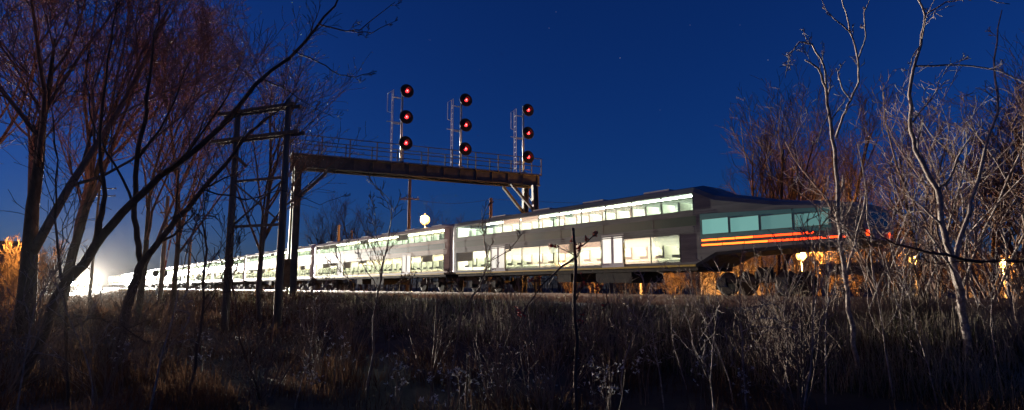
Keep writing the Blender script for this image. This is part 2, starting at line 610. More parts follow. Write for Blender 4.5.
        for sgn in (-1, 1):
            l = MB(); l.lathe([(0, .10), (.05, .10), (.06, .07)], (-.0, sgn * .95, 2.2), (-1, 0, 0), 12); l.build('tail_lamp', M['red_lamp_and_trail'], root)
    for x in (0.0, L):
        sg = -1 if x == 0 else 1
        c = MB(); c.box(min(x, x + sg * .16), max(x, x + sg * .16), -.12, .12, .78, 1.02); c.box(min(x - sg * 2, x), max(x - sg * 2, x), -.2, .2, .8, 1.2)
        c.build('coupler', M['under'], root)
        if not (rear and x == 0):
            g = MB(); g.box(min(x, x + sg * .165), max(x, x + sg * .165), -1.36, 1.36, 1.4, 4.5); g.build('gangway_bellows', M['roof_grey'], root)
    truck(root, 3.2 if not rear else 4.3)
    truck(root, L - 3.2)
    for x0, x1, z0 in ((L * .40, L * .49, .55), (L * .56, L * .60, .6)):
        e = MB(); e.box(x0, x1, -1.2, 1.2, z0, 1.22); e.build('equipment_box', M['under'], root)
    sill = MB(); sill.box(a, bnd, -1.3, 1.3, 1.05, 1.21); sill.build('side_sill', M['under'], root)
    yl = MB(); yl.box(a, bnd, HW - .02, HW + .009, 1.215, 1.30); yl.build('yellow_sill_stripe', M['yellow'], root)
    return root


DC = TRACKS[2]
S0 = s_of(hit(858, 236, DC - HW)) - 0.1
LEN = 25.9
ORD = ['', 'second', 'third', 'fourth', 'fifth', 'sixth', 'seventh', 'eighth', 'ninth', 'tenth', 'eleventh', 'twelfth', 'thirteenth', 'fourteenth', 'fifteenth',
       'sixteenth', 'seventeenth', 'eighteenth', 'nineteenth', 'twentieth', 'twenty-first', 'twenty-second', 'twenty-third', 'twenty-fourth', 'twenty-fifth',
       'twenty-sixth', 'twenty-seventh', 'twenty-eighth', 'twenty-ninth', 'thirtieth']
N_COACH = 11
rear_coach = make_coach(LEN, True)
mid_coach = make_coach(LEN, False)


def place_on_track(o, s, D):
    o.location = sd(s, D, RAIL)
    # local +x -> along TD, local +y -> towards the camera (-TN); z up: TD x (-TN) must be +z
    o.rotation_euler = (0, 0, TRACK_ANG)


for k in range(N_COACH):
    o = rear_coach if k == 0 else (mid_coach if k == 1 else copy_tree(mid_coach))
    place_on_track(o, S0 + k * (LEN + .34), DC)
    if k == 0:
        lab = 'rearmost double-deck coach with tapered end, teal band and added red light strips'
    else:
        lab = '%s double-deck coach with lit windows, counted from the red-lamped rear end' % ORD[k]
    tag(o, lab, 'train coach', 'double-deck coaches of the train')

# ------------------------------------------------------------------ approaching locomotives with headlights
def make_loco():
    root = empty('locomotive')
    b = MB()                                  # x: forward = towards the camera
    loft(b, [[(x, y * w, z0 + (z1 - z0) * t) for y, t in ((-1, 0), (1, 0), (1, .8), (.8, .95), (.4, 1), (-.4, 1), (-.8, .95), (-1, .8))]
             for x, w, z0, z1 in ((-18, 1.45, 1.3, 4.5), (-3.2, 1.45, 1.3, 4.5), (-2.2, 1.4, 1.3, 4.45), (-1.7, 1.3, 1.3, 3.0), (-.2, 1.15, 1.3, 2.9), (0, 1.0, 1.3, 2.7))])
    b.build('body', M['white_paint'], root)
    for sgn in (-1, 1):
        w = MB(); w.quadbox([(-1.98, sgn * .65 - .5, 3.2), (-1.98, sgn * .65 + .5, 3.2), (-2.1, sgn * .65 + .5, 3.2), (-2.1, sgn * .65 - .5, 3.2),
                             (-2.17, sgn * .65 - .5, 4.0), (-2.17, sgn * .65 + .5, 4.0), (-2.3, sgn * .65 + .5, 4.0), (-2.3, sgn * .65 - .5, 4.0)])
        w.build('windscreen', M['glass_dark'], root)
    p = MB(); p.box(-.3, .35, -1.4, 1.4, .25, 1.28); p.build('pilot', M['yellow'], root)
    truck(root, -4); truck(root, -14)
    f = MB(); f.box(-12, -6, -1.2, 1.2, .4, 1.28); f.build('fuel_tank', M['under'], root)
    for y, z, r in ((-.5, 2.95, .46), (.5, 2.95, .46), (-1.05, 1.5, .36), (1.05, 1.5, .36)):
        l = MB(); l.lathe([(0, r), (.12, r), (.14, r * .8)], (0.0, y, z), (1, 0, 0), 14)
        l.build('headlight', M['head'], root)
    return root


def headlamp_light(root, energy, size):
    ld = bpy.data.lights.new('headlight_beam', 'SPOT')
    ld.energy = energy
    ld.spot_size = size
    ld.spot_blend = 0.6
    ld.shadow_soft_size = 0.25
    ld.color = (1.0, 0.93, 0.80)
    lo = bpy.data.objects.new('headlight_beam', ld)
    COL.objects.link(lo)
    lo.parent = root
    lo.location = (0.5, 0, 2.75)
    lo.rotation_euler = (rad(90), 0, rad(-90))
    return lo


loco = make_loco()
h1 = hit(88, 279, TRACKS[0])
print('loco1', h1, s_of(h1))
place_on_track(loco, s_of(h1), TRACKS[0]); loco.rotation_euler.z = TRACK_ANG + PI
tag(loco, 'approaching locomotive with brightest white headlights, far down the nearest track', 'locomotive', 'approaching locomotives')
loco2 = copy_tree(loco)
h2 = hit(66, 281, TRACKS[1])
print('loco2', h2, s_of(h2))
place_on_track(loco2, min(540, s_of(h2)), TRACKS[1]); loco2.rotation_euler.z = TRACK_ANG + PI
tag(loco2, 'farther locomotive with smaller headlights just beside the brightest ones', 'locomotive', 'approaching locomotives')
headlamp_light(loco, 1.1e7, rad(16))

# ------------------------------------------------------------------ signal gantry
GA = at(297, 168, 34.5); GB = at(530, 186, 41.0)
ZG = 8.52                                             # underside of the girder
A2 = Vector((GA.x, GA.y, 0)); B2 = Vector((GB.x, GB.y, 0))
GD = (B2 - A2).normalized(); GN = Vector((-GD.y, GD.x, 0))   # GN: away from us
GLEN = (B2 - A2).length


def gp(u, w, z):
    """u along the girder from its near end, w across (towards us negative)"""
    p = A2 + GD * u + GN * w
    return Vector((p.x, p.y, z))


gant = empty('signal_gantry', gp(0, 0, 1.1))
tag(gant, 'dark steel signal gantry with railed walkway spanning the tracks', 'signal gantry')
goff = gp(0, 0, 1.1)


def gbuild(mb, name, m, parent=None):
    mb.v = [tuple(Vector(p) - goff) for p in mb.v]
    return mb.build(name, m, parent or gant)


WB = .55                                              # half width of the girder
GH = .76
for w in (-WB, WB):
    g = MB()
    g.bar(gp(-.35, w, ZG + GH / 2), gp(GLEN + .45, w, ZG + GH / 2), .03, GH)
    for z in (ZG + .03, ZG + GH - .03):
        g.bar(gp(-.35, w, z), gp(GLEN + .45, w, z), .26, .055)
    for i in range(15):
        u = -.2 + i * (GLEN + .5) / 14
        g.bar(gp(u, w - .035, ZG + .06), gp(u, w - .035, ZG + GH - .06), .04, .04)
    gbuild(g, 'girder', M['steel'])
for i in range(8):
    u = i * GLEN / 7
    g = MB(); g.bar(gp(u, -WB + .015, ZG + .12), gp(u, WB - .015, ZG + .12), .1, .14); gbuild(g, 'cross_beam', M['steel'])
for i in range(7):
    u0 = i * GLEN / 7; u1 = (i + 1) * GLEN / 7
    g = MB()
    a_, b_ = ((-WB + .05), (WB - .05)) if i % 2 else ((WB - .05), (-WB + .05))
    g.bar(gp(u0 + .1, a_, ZG + .02), gp(u1 - .1, b_, ZG + .02), .08, .05); gbuild(g, 'bottom_lacing', M['steel'])
g = MB(); g.bar(gp(-.4, 0, ZG + GH + .035), gp(GLEN + .5, 0, ZG + GH + .035), 1.3, .05); gbuild(g, 'walkway', M['galv'])
for w in (-.72, .72):
    NPOST = 11
    for i in range(NPOST):
        u = -.35 + i * (GLEN + .85) / (NPOST - 1)
        g = MB(); g.bar(gp(u, w, ZG + GH - .1), gp(u, w, ZG + GH + 1.12), .055); gbuild(g, 'railing_post', M['steel'])
    for z in (ZG + GH + .58, ZG + GH + 1.12):
        g = MB(); g.bar(gp(-.4, w, z), gp(GLEN + .5, w, z), .045); gbuild(g, 'handrail', M['steel'])
for u0 in (0.0, GLEN):
    sg = 1 if u0 == 0 else -1
    for w in (-.92, .92):
        leg = MB()
        base = 1.05
        for du in (-.17, .17):
            leg.bar(gp(u0 + du, w * 1.15, base), gp(u0 + du, w * .75, ZG - .003), .045, .30, upv=tuple(GN))
        leg.bar(gp(u0, w * 1.15, base), gp(u0, w * .75, ZG - .004), .30, .03, upv=tuple(GN))
        gbuild(leg, 'leg', M['steel'])
        f = MB(); f.bar(gp(u0, w * 1.15, .7), gp(u0, w * 1.15, base + .12), .75, .75, upv=tuple(GN)); gbuild(f, 'footing', M['rust'])
        kb = MB(); kb.bar(gp(u0 + sg * .12, w * .85, ZG - 1.75), gp(u0 + sg * 1.75, w * .73, ZG - .01), .22, .16); gbuild(kb, 'knee_brace', M['steel'])
    for j in range(5):
        z0 = base + .3 + j * 1.42; z1 = z0 + 1.42
        lc = MB()
        k0 = 1.15 - .4 * (z0 - base) / (ZG - base); k1 = 1.15 - .4 * (z1 - base) / (ZG - base)
        s_ = 1 if j % 2 else -1
        lc.bar(gp(u0, s_ * .9 * k0, z0), gp(u0, -s_ * .9 * k1, z1), .07, .05); gbuild(lc, 'leg_lacing', M['steel'])
box_ = MB(); box_.bar(gp(-.38, -.95, 1.6), gp(-.38, -.95, 3.2), .4, .3, upv=tuple(GN)); gbuild(box_, 'junction_box', M['rust'])

# signals: three masts with three red heads each
FACE = Vector((-TD.x, -TD.y, 0)) * .93 + Vector((0, -1, 0)) * .35
FACE.normalize()
FSIDE = Vector((0, 0, 1)).cross(FACE).normalized()


def plane_u(px):
    """distance along the girder of a column of the picture"""
    v = ray(px, 150)
    # intersect (x,y) ray with line A2 + u*GD
    det = v.x * (-GD.y) - (-GD.x) * v.y
    u = (v.x * (A2.y - 0) - v.y * (A2.x - 0)) / (v.y * GD.x - v.x * GD.y)
    return u


def make_signal(name_label, px_mast, tops):
    u = plane_u(px_mast)
    base = gp(u, -.5, ZG + GH + .06)
    root = empty('railway_signal', base)
    tag(root, name_label, 'railway signal', 'red signals on the gantry')
    Yb = base.y
    zs = []
    for (px, py) in tops:
        zs.append(at(px, py, Yb - .3).z - base.z)
    ztop = zs[0] + .35
    m = MB(); m.tube([(0, 0, 0), (0, 0, ztop)], [.075, .06], 10); m.build('mast', M['galv'], root)
    bb = MB(); bb.box(-.2, .2, -.2, .2, 0, .05); bb.build('base_plate', M['galv'], root)
    for z in zs:
        c = FACE * .42 + FSIDE * (.16) + Vector((0, 0, z))
        hd = MB()
        hd.lathe([(-.03, .36), (0, .44), (.02, .44), (.03, .42)], c, FACE, 28)
        hd.lathe([(-.30, .17), (-.03, .22)], c, FACE, 16)
        hd.bar(c - FACE * .25, Vector((0, 0, z)), .09)
        ho = hd.build('signal_head', M['black'], root)
        # hood: half cylinder over the lens
        hv = MB(); n = 14
        for i in range(n + 1):
            a = rad(-20) + rad(220) * i / n
            for dd, rr in ((.03, .17), (.34, .155)):
                q = c + FACE * dd + FSIDE * (math.cos(a) * rr) + Vector((0, 0, 1)) * (math.sin(a) * rr)
                hv.v.append(tuple(q))
        for i in range(n):
            hv.f.append((2 * i, 2 * i + 1, 2 * i + 3, 2 * i + 2)); hv.sm.append(True)
        hv.build('hood', M['black'], ho)
        ln = MB(); ln.lathe([(.02, .135), (.05, .12), (.075, .06)], c, FACE, 20); ln.build('lens', M['signal_red'], ho)
        l2 = MB(); l2.lathe([(.07, .055), (.09, .035)], c, FACE, 12); l2.build('lamp_core', M['signal_core'], ho)
        br = MB(); br.bar(Vector((0, 0, z - .38)), Vector((0, 0, z - .38)) - FSIDE * .62, .05); br.build('bracket', M['galv'], root)
    # ladder beside the mast
    lx = -FSIDE * .62
    for q in (-.17, .17):
        l = MB(); l.bar(lx + GN * q + Vector((0, 0, -.1)), lx + GN * q + Vector((0, 0, ztop - .3)), .035); l.build('ladder_rail', M['galv'], root)
    nr = int((ztop - .5) / .36)
    for i in range(nr):
        l = MB(); l.bar(lx - GN * .17 + Vector((0, 0, .3 + i * .36)), lx + GN * .17 + Vector((0, 0, .3 + i * .36)), .022); l.build('ladder_rung', M['galv'], root)
    sf = MB()
    sf.bar(lx + Vector((0, 0, ztop - .3)), lx - FSIDE * .32 + Vector((0, 0, ztop - .55)), .03)
    sf.bar(lx - FSIDE * .32 + Vector((0, 0, ztop - .55)), lx - FSIDE * .32 + Vector((0, 0, ztop - 1.7)), .03)
    sf.bar(lx - FSIDE * .32 + Vector((0, 0, ztop - 1.7)), lx + Vector((0, 0, ztop - 1.75)), .03)
    sf.build('safety_cage', M['galv'], root)
    ar = MB(); ar.bar(Vector((0, 0, zs[1] - .3)), Vector((0, 0, zs[1] - .3)) - FSIDE * .95, .045); ar.build('service_arm', M['galv'], root)
    return root


make_signal('three-lamp red signal nearest the lattice legs of the gantry', 399, [(407, 91), (405, 117), (404, 143)])
make_signal('three-lamp red signal in the middle of the gantry', 458, [(464, 100), (463, 125), (463, 149)])
make_signal('three-lamp red signal at the far braced end of the gantry', 520, [(525, 110), (525, 133), (525, 157)])

# ------------------------------------------------------------------ poles, wires, lamps
def zg(p): return ground_z(p.x, p.y)


hpL = at(227, 287, 23.5); hpR = at(279, 287, 22.5)
hf = empty('utility_pole', (hpL.x, hpL.y, zg(hpL)))
tag(hf, 'wooden two-pole utility frame with crossarms and diagonal braces in front of the gantry', 'utility pole')
HX = Vector((hpR.x - hpL.x, hpR.y - hpL.y, 0)); HWD = HX.length; HX.normalize(); HY = Vector((-HX.y, HX.x, 0))


def hp(u, w, z):
    return HX * u + HY * w + Vector((0, 0, z))


for u in (0, HWD):
    p = MB(); p.tube([hp(u, 0, -.3), hp(u, 0, 4), hp(u, 0, 8.9)], [.16, .14, .11], 14); p.build('pole', M['pole_wood'], hf)
for z, x0, x1 in ((8.65, -.9, HWD + .45), (7.55, -1.15, HWD + .7)):
    for w in (-.17, .17):
        p = MB(); p.bar(hp(x0, w, z), hp(x1, w, z), .09, .13); p.build('crossarm', M['pole_wood'], hf)
    nI = 6
    for i in range(nI):
        u = x0 + .15 + i * (x1 - x0 - .3) / (nI - 1)
        p = MB(); c = hp(u, -.17, z + .06)
        p.lathe([(0, .02), (.10, .02), (.11, .05), (.15, .055), (.17, .04), (.21, .045), (.23, .02)], c, (0, 0, 1), 10)
        p.build('insulator', M['insul'], hf)
for z in (5.85, 4.05):
    p = MB(); p.bar(hp(0, -.02, z), hp(HWD, -.02, z), .07, .10); p.build('tie_beam', M['pole_wood'], hf)
for (u0, z0, u1, z1) in ((0.05, 4.1, HWD - .05, 5.8), (HWD - .05, 4.12, .05, 5.82)):
    p = MB(); p.bar(hp(u0, .03 if u0 < 1 else -.03, z0), hp(u1, .03 if u0 < 1 else -.03, z1), .05, .05); p.build('diagonal_brace', M['steel'], hf)
p = MB(); p.bar(hp(.1, -.12, 6.9), hp(.75, -.12, 6.4), .09, .1); p.build('diagonal_brace', M['pole_wood'], hf)


def utility_pole(px, top, Y, label, arms=((0, 1.1),), r=.14, hgrp=None):
    t = at(px, top, Y)
    z0 = zg(t)
    root = empty('utility_pole', (t.x, t.y, z0), rng.uniform(-.5, .5))
    H = t.z - z0
    p = MB(); p.tube([(0, 0, -.3), (0, 0, H * .5), (0, 0, H)], [r, r * .88, r * .72], 10); p.build('pole', M['pole_wood'], root)
    for dz, hw in arms:
        c = MB(); c.box(-hw, hw, -.16, -.06, H - .35 - dz, H - .22 - dz); c.build('crossarm', M['pole_wood'], root)
        for i in range(4):
            x = -hw + .12 + i * (2 * hw - .24) / 3
            q = MB(); q.lathe([(0, .02), (.08, .02), (.09, .05), (.15, .05), (.18, .02)], (x, -.11, H - .22 - dz), (0, 0, 1), 8); q.build('insulator', M['insul'], root)
    tag(root, label, 'utility pole', 'wooden utility poles along the line')
    return Vector((t.x, t.y, t.z))


P1 = utility_pole(410, 177, 60, 'utility pole with one crossarm beside the brightest street lamp', ((2.0, 1.0),), .2)
P2 = utility_pole(491, 198, 66, 'short bare-topped utility pole rising behind the train under the gantry braces', (), .24)
P3 = utility_pole(339, 225, 78, 'low utility pole just above the train roof beside the thin bare shrub', (), .24)
P3b = utility_pole(352, 231, 88, 'lowest stub pole peeking over the train roof', (), .22)
P4 = utility_pole(168, 196, 52, 'tall warm-lit pole behind the dark leaning trunks', ((1.2, .5),), .2)
P5 = utility_pole(100, 185, 80, 'far pole with two rows of glinting insulators between the dark trees', ((0.2, 2.2), (1.2, 2.2)), .2)
P6 = utility_pole(191, 237, 60, 'short warm-lit pole beside the far coaches', ((0.1, .35),), .15)


def wire(a, b, sag, label, r=.012):
    m = MB(); pts = []
    for i in range(17):
        t = i / 16
        p = a.lerp(b, t); p = Vector((p.x, p.y, p.z - sag * 4 * t * (1 - t)))
        pts.append(p)
    m.tube(pts, [r] * 17, 3)
    o = m.build('overhead_wire', M['wire'])
    tag(o, label, 'wire', 'overhead wires')


wire(P1 + Vector((0, 0, -2.2)), P2 + Vector((0, 0, -.1)), .5, 'thin wire slung from the lamp-side pole to the bare-topped pole', .02)
wire(P2 + Vector((0, 0, -.1)), Vector((34, 62, 12.0)), 1.0, 'thin wire running from the bare-topped pole past the gantry end', .02)

def street_lamp(px, py, Y, label, power, big=False, arm=0.0, lens_r=.2):
    h = at(px, py, Y)
    z0 = zg(h)
    root = empty('street_lamp', (h.x, h.y, z0))
    H = h.z - z0
    p = MB(); p.tube([(0, 0, 0), (0, 0, .5), (0, 0, .55), (0, 0, H * .5), (0, 0, H - lens_r * 1.05)], [.13, .13, .09, .075, .055], 10); p.build('post', M['galv'], root)
    hd = MB(); hd.lathe([(lens_r * .55, lens_r * .86), (lens_r * .62, lens_r * .92), (lens_r * .95, lens_r * .55), (lens_r * 1.15, lens_r * .15), (lens_r * 1.4, .02)], (0, 0, H), (0, 0, 1), 16)
    ho = hd.build('lamp_head', M['galv'], root)
    cl_ = MB(); cl_.lathe([(-lens_r * 1.1, lens_r * .3), (-lens_r * .95, lens_r * .5), (-lens_r * .85, lens_r * .5)], (0, 0, H), (0, 0, 1), 16); cl_.build('collar', M['galv'], ho)
    l = MB(); prof = [(-math.cos(a) * lens_r, math.sin(a) * lens_r) for a in [PI * i / 12 for i in range(1, 10)]]
    l.lathe(prof, (0, 0, H), (0, 0, 1), 18); l.build('lens', M['sodium_big'] if big else M['sodium'], ho)
    ld = bpy.data.lights.new('lamp_light', 'POINT'); ld.energy = power; ld.shadow_soft_size = .2; ld.color = (1.0, 0.43, 0.085)
    lo = bpy.data.objects.new('lamp_light', ld); COL.objects.link(lo); lo.parent = root; lo.location = (0, -lens_r - .35, H + .1)
    tag(root, label, 'street lamp', 'sodium street lamps beyond the tracks')


street_lamp(425, 220, 72, 'brightest sodium street lamp glowing just above the train roof', 14000, True, 0, .6)
street_lamp(801, 256, 44, 'sodium street lamp shining below the tapered end of the train', 4500, False, 0, .34)
street_lamp(914, 260, 46, 'sodium street lamp low among the pale thicket stems', 5000, False, 0, .36)
street_lamp(1002, 264, 50, 'lower of two sodium lamps near the far thicket edge', 4000, False, 0, .36)
street_lamp(996, 251, 64, 'upper smaller of two sodium lamps near the far thicket edge', 4000, False, 0, .38)
street_lamp(640, 262, 42, 'sodium street lamp partly hidden behind the train underframe', 5000, False, 0, .2)
street_lamp(700, 250, 62, 'sodium street lamp behind the rear coach near the small house', 5500, False, 0, .2)

# ------------------------------------------------------------------ buildings
def house(name, label, base, rz, L, W, H, R, mw, lamp=None):
    root = empty(name, base, rz)
    w = MB(); w.box(-L / 2, L / 2, -W / 2, W / 2, -.4, H)
    b = len(w.v)
    w.v += [(-L / 2, -W / 2, H), (-L / 2, W / 2, H), (-L / 2, 0, H + R), (L / 2, -W / 2, H), (L / 2, W / 2, H), (L / 2, 0, H + R)]
    w.f += [(b, b + 2, b + 1), (b + 3, b + 4, b + 5), (b, b + 3, b + 5, b + 2), (b + 1, b + 2, b + 5, b + 4)]; w.sm += [False] * 4
    w.build('wall', mw, root)
    rf = MB(); e = .35
    for sgn in (-1, 1):
        a = math.atan2(R, W / 2); t = .12
        y1 = sgn * (W / 2 + e); z1 = H - e * R / (W / 2) + .02
        rf.quadbox([(-L / 2 - e, y1, z1), (L / 2 + e, y1, z1), (L / 2 + e, 0, H + R + .02), (-L / 2 - e, 0, H + R + .02),
                    (-L / 2 - e, y1, z1 + t), (L / 2 + e, y1, z1 + t), (L / 2 + e, 0, H + R + .02 + t), (-L / 2 - e, 0, H + R + .02 + t)])
    ro = rf.build('roof', M['shingle'], root)
    ch = MB(); ch.box(L * .2, L * .2 + .6, .3, .9, H + R * .4, H + R + .8); ch.build('chimney', M['brick'], ro)
    # windows on the two sides that face us
    for x in (-L * .28, L * .28):
        fr = MB(); fr.box(x - .6, x + .6, -W / 2 - .05, -W / 2 + .02, 1.0, 2.2); fo = fr.build('window', M['white_paint'], root)
        pn = MB(); pn.box(x - .52, x + .52, -W / 2 - .07, -W / 2, 1.08, 2.12); pn.build('pane', M['glass_dark'], fo)
        sl = MB(); sl.box(x - .68, x + .68, -W / 2 - .12, -W / 2 + .02, .92, .998); sl.build('sill', M['white_paint'], fo)
    for y in (-W * .22, W * .22):
        fr = MB(); fr.box(-L / 2 - .05, -L / 2 + .02, y - .55, y + .55, 1.0, 2.2); fo = fr.build('window', M['white_paint'], root)
        pn = MB(); pn.box(-L / 2 - .07, -L / 2, y - .47, y + .47, 1.08, 2.12); pn.build('pane', M['glass_dark'], fo)
    dr = MB(); dr.box(-.45, .45, -W / 2 - .04, -W / 2 + .02, 0, 2.05); do = dr.build('door', M['brick'], root)
    hn = MB(); hn.lathe([(0, .03), (.06, .04), (.07, .02)], (.32, -W / 2 - .04, 1.0), (0, -1, 0), 8); hn.build('handle', M['galv'], do)
    tag(root, label, 'house')


hq = at(742, 285, 70)
house('small_house', 'small gabled house lit orange behind the tracks, under the tapered train end', (hq.x, hq.y, zg(hq)), rad(60), 9, 7, 2.7, 2.2, M['siding'])
hq = at(1030, 285, 60)
house('small_house', 'gabled house at the far edge beside the two close sodium lamps', (hq.x, hq.y, zg(hq)), rad(20), 9, 7, 2.8, 2.0, M['siding'])
hq = at(-48, 285, 47)
house('brick_house', 'orange-lit house behind the thickest dark trunk', (hq.x, hq.y, zg(hq)), rad(25), 8, 6, 3.4, 1.8, M['brick'])
street_lamp(27, 250, 38, 'sodium lamp beside the orange-lit house, behind the thickest trunks', 1300, False, 0, .16)

# ------------------------------------------------------------------ level crossing gate (raised) near the far coaches
cg0 = at(160, 287, 56)
cg = empty('crossing_gate', (cg0.x, cg0.y, zg(cg0)))
tag(cg, 'raised railway crossing gate arm with small red lamps beside the far coaches', 'crossing gate')
m_ = MB(); m_.tube([(0, 0, 0), (0, 0, 3.6)], [.09, .08], 10); m_.build('mast', M['galv'], cg)
m_ = MB(); m_.box(-.25, .25, -.2, .2, .7, 1.3); m_.build('gate_mechanism', M['galv'], cg)
for i in range(8):
    m_ = MB(); a_ = Vector((.2, -.3, 1.0)); v_ = Vector((.13, 0, 1)).normalized()
    m_.bar(a_ + v_ * (i * .95), a_ + v_ * ((i + 1) * .95 - .004), .05, .14)
    m_.build('arm_board', M['white_paint'] if i % 2 else M['gate_red_and_lit_leaf'], cg)
for z in (2.3,):
    m_ = MB(); m_.lathe([(0, .12), (.1, .12)], (.2 + .13 * z - .25, -.42, z), (0, -1, 0), 14); m_.build('gate_lamp', M['signal_red'], cg)
for sgn in (-1, 1):
    m_ = MB(); m_.lathe([(0, .3), (.05, .3)], (sgn * .42, -.12, 2.6), (0, -1, 0), 18); m_.bar((0, 0, 2.6), (sgn * .42, -.1, 2.6), .06); mo = m_.build('warning_light', M['black'], cg)
    m_ = MB(); m_.lathe([(0.05, .12), (.08, .08)], (sgn * .42, -.12, 2.6), (0, -1, 0), 14); m_.build('lens', M['glass_dark'], mo)

# ------------------------------------------------------------------ trees
def rand_perp(r, d):
    while True:
        v = Vector((r.uniform(-1, 1), r.uniform(-1, 1), r.uniform(-1, 1)))
        v = v - d * v.dot(d)
        if v.length > .1: return v.normalized()


def grow(r, trunk, crown, p, d, L, rr, lev, P, tips=None):
    ns = P['nseg'][lev]
    pts = [Vector(p)]; radii = [rr]
    dd = Vector(d).normalized()
    te = rr * P['taper'][lev]
    w = P['wob'][lev]
    for i in range(ns):
        dd = dd + Vector((r.gauss(0, w), r.gauss(0, w), r.gauss(0, w) + P['up'][lev]))
        dd.normalize()
        pts.append(pts[-1] + dd * (L / ns))
        radii.append(max(P['rmin'], rr + (te - rr) * (i + 1) / ns))
    tb = trunk if lev == 0 else crown
    tb.tube(pts, radii, P['sides'][lev], cap=lev < 2)
    if lev + 1 < len(P['nseg']):
        spawn(r, trunk, crown, pts, radii, L, lev, P, tips)
    elif tips is not None:
        tips.append((pts[-1], dd.copy())); tips.append((pts[len(pts) // 2], dd.copy()))


def spawn(r, trunk, crown, pts, radii, L, lev, P, tips=None):
    n = P['nch'][lev]
    n = max(1, int(round(n * r.uniform(.8, 1.2))))
    m = len(pts) - 1
    t0 = P['t0'][lev]
    for k in range(n):
        t = t0 + (1 - t0) * (k + r.uniform(.1, .9)) / n
        x = t * m; i = min(m - 1, int(x)); fr = x - i
        q = pts[i].lerp(pts[i + 1], fr)
        ax = (pts[i + 1] - pts[i]).normalized()
        a = rad(P['ang'][lev] * r.uniform(.7, 1.35))
        pv = rand_perp(r, ax)
        cd = ax * math.cos(a) + pv * math.sin(a)
        cd.z += P.get('lift', 0.15)
        cr = (radii[i] + (radii[i + 1] - radii[i]) * fr) * P['rr'][lev]
        cl = L * P['lr'][lev] * r.uniform(.7, 1.25) * (1.15 - .45 * t)
        grow(r, trunk, crown, q, cd, cl, max(cr, P['rmin']), lev + 1, P, tips)


BIG = dict(nseg=[7, 7, 6, 4, 3], nch=[8, 7, 8, 6], t0=[.22, .2, .15, .1], ang=[36, 34, 36, 40], lr=[.78, .55, .5, .5], rr=[.62, .5, .5, .55],
           taper=[.12, .3, .35, .5, .7], wob=[.05, .09, .12, .14, .16], up=[.02, .06, .05, .03, .0], sides=[10, 6, 4, 3, 3], rmin=.0095)
MID = dict(nseg=[7, 6, 4, 3], nch=[11, 7, 6], t0=[.2, .15, .12], ang=[30, 34, 38], lr=[.5, .5, .5], rr=[.55, .5, .55],
           taper=[.25, .3, .4, .7], wob=[.05, .09, .12, .15], up=[.02, .07, .06, .02], sides=[8, 5, 3, 3], rmin=.009)
SAP = dict(nseg=[9, 6, 4, 3], nch=[7, 4, 3], t0=[.3, .2, .15], ang=[34, 40, 40], lr=[.36, .5, .5], rr=[.5, .55, .6],
           taper=[.3, .35, .5, .7], wob=[.09, .16, .2, .2], up=[.03, .05, .04, .02], sides=[7, 5, 4, 3], rmin=.004)
SHR = dict(nseg=[6, 5, 3], nch=[7, 4], t0=[.15, .15], ang=[34, 38], lr=[.5, .45], rr=[.6, .6],
           taper=[.35, .4, .6], wob=[.10, .14, .16], up=[.03, .05, .03], sides=[5, 4, 3], rmin=.003)


def make_tree(seed, P, H, R, mt, mc, lean=(0, 0), nstem=1, leaves=0, lmat=None, name='bare_tree', lsize=.05):
    r = random.Random(seed)
    root = empty(name)
    tr = MB(); cr = MB(); tips = []
    for i in range(nstem):
        a = 2 * PI * i / nstem + r.random()
        off = Vector((math.cos(a), math.sin(a), 0)) * (R * .9 if nstem > 1 else 0)
        d = Vector((lean[0], lean[1], 1)) + (off.normalized() * r.uniform(.15, .42) if nstem > 1 else Vector((0, 0, 0)))
        grow(r, tr, cr, off + Vector((0, 0, -.15)), d, H * r.uniform(.8, 1.1) if nstem > 1 else H, R * (r.uniform(.6, 1) if nstem > 1 else 1), 0, P, tips)
    tr.build('trunk', mt, root)
    cr.build('crown', mc, root)
    if leaves:
        lv = MB()
        for i in range(leaves):
            p, d = r.choice(tips)
            dd = Vector((r.gauss(0, 1), r.gauss(0, 1), r.gauss(-.3, .8))).normalized()
            lv.leaf(p, dd, rand_perp(r, dd), lsize * r.uniform(.6, 1.4), lsize * r.uniform(.15, .3))
        lv.build('leaves', lmat or M['dry_leaf'], root)['kind'] = 'stuff'
    return root


def put(root, px, Y, label, cat='tree', group=None, rz=0, sc=1.0, sink=0):
    p = at(px, 287, Y)
    root.location = (p.x, p.y, zg(p) - sink)
    root.rotation_euler = (0, 0, rz)
    root.scale = (sc, sc, sc)
    tag(root, label, cat, group)
    return root


# large dark trees on our side of the tracks
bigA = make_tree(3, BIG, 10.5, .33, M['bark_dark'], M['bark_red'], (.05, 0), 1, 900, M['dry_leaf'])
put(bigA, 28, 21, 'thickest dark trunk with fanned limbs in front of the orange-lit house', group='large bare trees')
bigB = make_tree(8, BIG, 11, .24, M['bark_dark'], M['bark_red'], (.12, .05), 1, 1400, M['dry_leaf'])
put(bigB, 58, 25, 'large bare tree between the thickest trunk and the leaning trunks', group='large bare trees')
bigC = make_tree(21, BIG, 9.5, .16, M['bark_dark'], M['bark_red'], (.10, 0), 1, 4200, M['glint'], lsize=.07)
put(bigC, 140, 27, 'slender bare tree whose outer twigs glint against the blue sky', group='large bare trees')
c4 = copy_tree(bigB)
put(c4, -40, 24, 'bare tree cut off by the picture edge beside the thickest trunk', group='large bare trees', rz=2.2)
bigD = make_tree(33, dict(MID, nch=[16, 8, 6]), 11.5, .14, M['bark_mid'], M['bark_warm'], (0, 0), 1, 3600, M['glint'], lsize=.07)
put(bigD, 262, 27, 'twiggy upright tree behind the two-pole utility frame', group='large bare trees')

